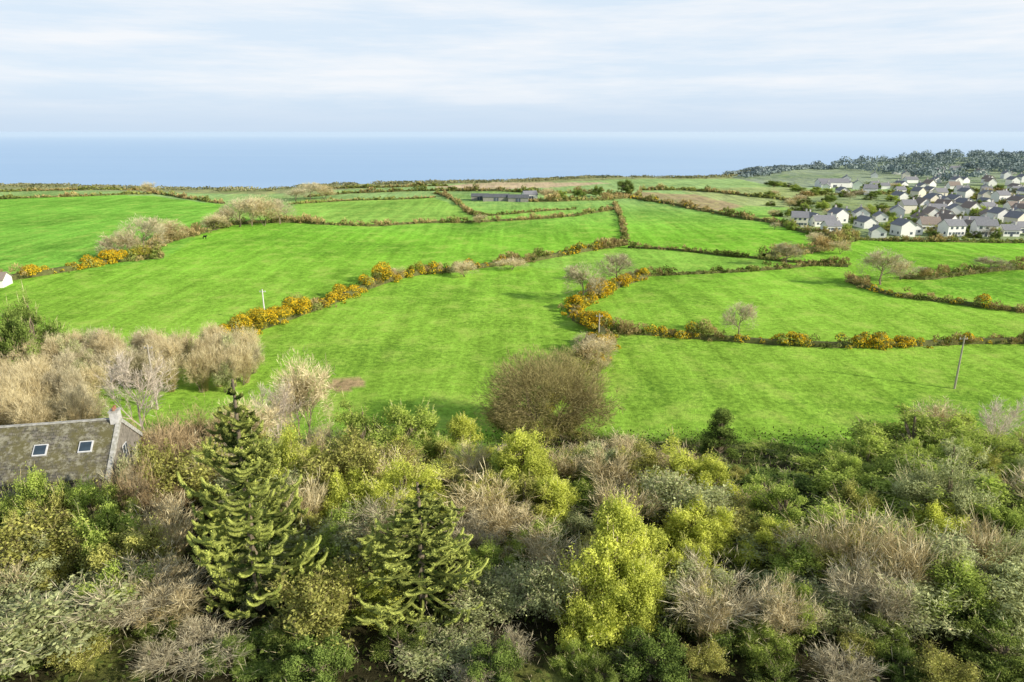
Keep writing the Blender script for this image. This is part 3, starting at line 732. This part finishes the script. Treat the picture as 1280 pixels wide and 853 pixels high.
rows = [(296,1095,1400,28),(290,1035,1400,28),(284,1000,1400,26),(278,990,1400,25),(273,1015,1400,24),(268,1130,1400,23),(263,1150,1400,22),(258,1165,1400,21),(253,1170,1400,20),(248,1100,1400,26),(243,1050,1400,34),(238,1000,1400,38),(233,1030,1400,36),(228,1060,1400,38),(223,1090,1400,40),(218,1120,1400,45),(213,1140,1400,50)]
for v, u0, u1, st in rows:
    base_rot = rnd.uniform(-.3, .15)
    u = u0
    while u < u1:
        X, Y = ground_at(u + rnd.uniform(-4, 4), v + rnd.uniform(-1.8, 1.8))
        if rnd.random() < .9: house(rnd.choice([0, 0, 1, 1, 2, 3, 4, 5, 5]), X, Y, base_rot + rnd.choice([0, 1.57, 1.57]) + rnd.uniform(-.3, .3), detail=(v > 276 and u < 1320))
        u += st * rnd.uniform(.75, 1.25)
for _ in range(200):
    u = rnd.uniform(960, 1390); v = rnd.uniform(232, 300)
    if u < 1000 and v > 290: continue
    plant_base(rnd.choice(['dgB', 'mgB', 'treeA', 'olA', 'dgA', 'coneA', 'treeB', 'ivyA', 'dgB', 'mgD']), u, v, rnd.uniform(8, 14) * (v / 275) ** 3, rnd.uniform(12, 20), label='garden tree among the village houses', group='trees among the village houses')
def shed(u, v, L, D, E, R, rot, lab, wm='farmwall', rm='farmroof'):
    X, Y = ground_at(u, v)
    root = bpy.data.objects.new('farm_shed', None); col.objects.link(root); root.location = (X, Y, float(hgt(X, Y)) + .1); root.rotation_euler[2] = rot
    link('wall', wall_mesh('shed_wall', L, D, E, R, M[wm]), root); link('roof', roof_mesh('shed_roof', L, D, E, R, M[rm]), root)
    link('door', box_mesh('shed_door', [(0, 0, 0, 3, .15, 2.1), (0, -.09, 0, .12, .05, 2.1)], [M['door'], M['frame']], [0, 1]), root, (0, -D / 2 - .08, 1.05))
    tag(root, lab, 'barn', 'buildings of the farm')
M['farmwall'] = simple_mat('shed_wall', (.34, .32, .29), (.25, .24, .22), 1); M['farmroof'] = simple_mat('shed_roof', (.16, .17, .18), (.11, .12, .13), 1)
shed(620, 251, 17, 8, 2.5, 4.2, .05, 'long low farm shed with dark grey roof'); shed(648, 252, 13, 7, 2.5, 4.2, -.05, 'grey farm shed with pitched roof')
shed(662, 249, 9, 6.5, 3.0, 5.2, .3, 'white farm building with slate roof', 'white', 'slate'); shed(600, 250, 11, 7, 2.5, 4.0, 0, 'low farm shed among the hedges')
shed(1040, 234, 26, 11, 4, 7, 0, 'large white building on the village edge', 'white', 'slate')
shed(-8, 358, 8, 6, 2.2, 4.0, .2, 'small white cottage behind the gorse hedge', 'white', 'browntile')

# stone cottage
rm_, nt, out = newmat('mossy_slates')
tc = N(nt, 'ShaderNodeTexCoord'); bt = N(nt, 'ShaderNodeTexBrick')
nt.links.new(tc.outputs['Object'], bt.inputs['Vector'])
bt.inputs['Color1'].default_value = (.10, .095, .08, 1); bt.inputs['Color2'].default_value = (.20, .18, .15, 1); bt.inputs['Mortar'].default_value = (.04, .035, .03, 1)
bt.inputs['Scale'].default_value = 1; bt.inputs['Brick Width'].default_value = .35; bt.inputs['Row Height'].default_value = .24; bt.inputs['Mortar Size'].default_value = .02
nf = noise_n(nt, tc.outputs['Object'], .5, 8, .8)
c = mixc(nt, mrange(nt, nf, .42, .56, 0, .9), bt.outputs['Color'], (.14, .125, .045))
nf2 = noise_n(nt, tc.outputs['Object'], 1.3, 7, .8)
c = mixc(nt, mrange(nt, nf2, .50, .60, 0, .8), c, (.36, .34, .25))
b = N(nt, 'ShaderNodeBsdfPrincipled'); b.inputs['Roughness'].default_value = .85; nt.links.new(c, b.inputs['Base Color'])
bp = N(nt, 'ShaderNodeBump'); bp.inputs['Strength'].default_value = .6; nt.links.new(bt.outputs['Fac'], bp.inputs['Height']); bp.invert = True; nt.links.new(bp.outputs[0], b.inputs['Normal'])
nt.links.new(b.outputs[0], out.inputs[0]); M['moss'] = rm_
M['stone'] = simple_mat('rubble_stone', (.34, .30, .25), (.18, .16, .13), 3, .9, bump=.6)
M['coping'] = simple_mat('coping_stone', (.60, .58, .54), (.34, .33, .27), 3)
L = 17; D = 8.6; E = 4.4; R = 7.7; RZ = .2
ex, ey = -35.6, 58.0
zc = 20.0 - R - .2
root = bpy.data.objects.new('stone_cottage', None); col.objects.link(root); root.rotation_euler[2] = RZ
root.location = (ex - L / 2 * math.cos(RZ), ey - L / 2 * math.sin(RZ), zc)
link('wall', wall_mesh('cottage_wall', L, D, E, R, M['stone']), root)
rf = link('roof', roof_mesh('cottage_roof', L - .9, D, E, R, M['moss'], .3, .2), root)
def slope_bar(name, x, w, mat):
    V = []; sl = (R - E) / (D / 2)
    for yy in (-D / 2 - .35, 0, D / 2 + .35):
        zz = R - abs(yy) * sl
        for dx in (-w / 2, w / 2):
            for dz in (-.1, .36): V.append((x + dx, yy, zz + dz))
    Fc = []
    for b in (0, 4): Fc += [(b, b + 4, b + 5, b + 1), (b + 2, b + 3, b + 7, b + 6), (b + 1, b + 5, b + 7, b + 3), (b, b + 2, b + 6, b + 4)]
    Fc += [(0, 1, 3, 2), (8, 10, 11, 9)]
    return build_mesh(name, V, [np.array(Fc)], [mat])
link('gable_coping', slope_bar('gable_coping', L / 2 - .05, .34, M['coping']), root)
link('gable_coping', slope_bar('gable_coping', -L / 2 + .05, .34, M['coping']), root)
link('ridge', box_mesh('ridge', [(0, 0, 0, L - .9, .3, .12)], [M['coping']]), rf, (0, 0, R + .27))
for x in (L / 2 - .3, -L / 2 + .3):
    ch = link('chimney', box_mesh('chimney', [(0, 0, 0, .7, .9, 1.2), (0, 0, .65, .82, 1.02, .12)], [M['chim'], M['coping']], [0, 1]), rf, (x, 0, R + .4))
    for y in (-.22, .22):
        V, Fc = prisms([(0, 0, 0)], [(0, 0, .35)], [.13], [.10], 10); link('chimney_pot', build_mesh('chimney_pot', V, [Fc], [M['pot']]), ch, (0, y, .7))
sl = math.atan2(R - E, D / 2)
SK = box_mesh('skylight', [(0, 0, 0, 1.1, 1.1, .14), (0, 0, .06, .9, .88, .08)], [M['frame'], M['glass']], [0, 1])
for x in (6.2, 2.6, -1.6, -5.5):
    y = -D / 2 * .5; w = link('skylight', SK, rf, (x, y, R + y * (R - E) / (D / 2) + .3)); w.rotation_euler[0] = sl
for x in (-6, -3, 3, 6):
    link('window', window_mesh('window', 1.2, 1.3), root, (x, -D / 2 - .04, 2.4))
w = link('window', window_mesh('window', 1.0, 1.3), root, (L / 2 + .04, 0, 4.8)); w.rotation_euler[2] = math.pi / 2
link('door', DM, root, (0, -D / 2 - .05, 1.0))
tag(root, 'old stone cottage with mossy slate roof and skylights', 'house')
for (k, x, y, w_, h_) in [('redA',-32.6,53,5,7.2),('mixB',-32.2,55.5,4.6,7.8),('greyA',-33.2,54,4,7.4),('redB',-31.5,58,4.5,8.4),('mgD',-33.5,51.5,4.5,6.2),('mixA',-34.0,54.6,3.4,7.6),('mgC',-36,49.5,2.6,6.4),('mgD',-41,48.5,4,5.8),('mgC',-43.5,49,2,6.8),('olB',-38,48.5,4,6),('mixB',-35,50,4,6.4),('mgB',-47,48,5,5.4)]:
    plant(k, x, y, w_, h_)

# poles
M['wood'] = simple_mat('weathered_wood', (.52, .46, .38), (.38, .33, .27), 5); M['palewood'] = simple_mat('pale_pole', (.85, .83, .79), (.75, .73, .7), 5)
def pole(u, v, hpx, m, lab):
    X, Y = ground_at(u, v); d = Y / ray(u, v)[1]; H = hpx * d / F
    root = bpy.data.objects.new('utility_pole', None); col.objects.link(root); root.location = (X, Y, float(hgt(X, Y)) - .2)
    V, Fc = prisms([(0, 0, 0), (0, 0, H / 2)], [(0, 0, H / 2), (0, 0, H)], [.19, .16], [.16, .12], 10)
    link('post', build_mesh('pole_post', V, [Fc], [M[m]]), root)
    cr = link('crossarm', box_mesh('crossarm', [(0, 0, 0, 1.5, .12, .14)], [M[m]]), root, (0, .16, H - .6))
    for x in (-.6, 0, .6):
        V, Fc = prisms([(0, 0, 0)], [(0, 0, .22)], [.06], [.04], 8); link('insulator', build_mesh('insulator', V, [Fc], [M['frame']]), cr, (x, 0, .08))
    tag(root, lab, 'utility pole', 'utility poles across the fields')
pole(332, 403, 43, 'palewood', 'pale utility pole beside the gorse hedge'); pole(1193, 486, 70, 'wood', 'brown wooden utility pole standing in the pasture')
pole(748, 432, 42, 'wood', 'wooden utility pole in the gorse hedge'); pole(197, 512, 86, 'wood', 'dark wooden utility pole beside the copse'); pole(8, 545, 95, 'wood', 'wooden utility pole in the copse')

# cow
X, Y = ground_at(256, 299)
vs = [(0,0,1.15),(.55,0,1.2),(-.6,0,1.15),(.95,0,1.4),(1.3,0,1.3),(.5,.22,.6),(.5,.22,0),(.5,-.22,.6),(.5,-.22,0),(-.6,.22,.65),(-.65,.22,0),(-.6,-.22,.65),(-.65,-.22,0),(-.85,0,.9)]
es = [(0,1),(0,2),(1,3),(3,4),(1,5),(5,6),(1,7),(7,8),(2,9),(9,10),(2,11),(11,12),(2,13)]
me = bpy.data.meshes.new('cow'); me.from_pydata(vs, es, []); me.materials.append(simple_mat('black_hide', (.02, .018, .015)))
o = link('cow', me, loc=(X, Y, float(hgt(X, Y)))); md = o.modifiers.new('skin', 'SKIN')
rr = [.38, .36, .34, .2, .13, .11, .07, .11, .07, .12, .07, .12, .07, .03]
for i_, r_ in enumerate(rr): me.skin_vertices[0].data[i_].radius = (r_, r_)
me.skin_vertices[0].data[0].use_root = True
o.modifiers.new('sub', 'SUBSURF').levels = 1; tag(o, 'black cow standing in the green field', 'cow')

# ------------------------------------------------------------------ light
ELEV = math.radians(25); AZ = math.radians(116)
S = Vector((math.cos(ELEV) * math.sin(AZ), math.cos(ELEV) * math.cos(AZ), math.sin(ELEV)))
sd = bpy.data.lights.new('sun', 'SUN'); sd.energy = 5.0; sd.angle = math.radians(.5); sd.color = (1, .93, .78)
so = bpy.data.objects.new('sun', sd); col.objects.link(so); so.rotation_euler = S.to_track_quat('Z', 'Y').to_euler()
w = bpy.data.worlds.new("World"); scene.world = w; w.use_nodes = True; nt = w.node_tree; nt.nodes.clear()
out = N(nt, 'ShaderNodeOutputWorld'); bg = N(nt, 'ShaderNodeBackground'); bg.inputs[1].default_value = .1
sky = N(nt, 'ShaderNodeTexSky', sky_type='NISHITA'); sky.sun_disc = False; sky.sun_elevation = ELEV; sky.sun_rotation = AZ; sky.air_density = 1.0; sky.dust_density = .6
tc = N(nt, 'ShaderNodeTexCoord'); sp = N(nt, 'ShaderNodeSeparateXYZ'); nt.links.new(tc.outputs['Generated'], sp.inputs[0])
mp = N(nt, 'ShaderNodeMapping'); mp.inputs['Scale'].default_value = (1.5, 1.5, 16); mp.inputs['Rotation'].default_value = (0, .05, 0); nt.links.new(tc.outputs['Generated'], mp.inputs[0])
cn = noise_n(nt, mp.outputs[0], 2.2, 8, .62)
lowf = mrange(nt, sp.outputs[2], .0, .07, 0, 1, True)
hif = mrange(nt, sp.outputs[2], .18, .5, 1, .22, True)
basec = mixc(nt, lowf, (6.1, 7.5, 9.2), (7.3, 8.5, 9.8))
haze = mixc(nt, .96, sky.outputs[0], basec)
cf = math_n(nt, 'MULTIPLY', mrange(nt, cn, .40, .66), math_n(nt, 'MULTIPLY_ADD', lowf, .75, .05))
cl = mixc(nt, cf, haze, (9.5, 9.65, 9.9))
fin = mixc(nt, hif, sky.outputs[0], cl)
nt.links.new(fin, bg.inputs[0]); nt.links.new(bg.outputs[0], out.inputs[0])
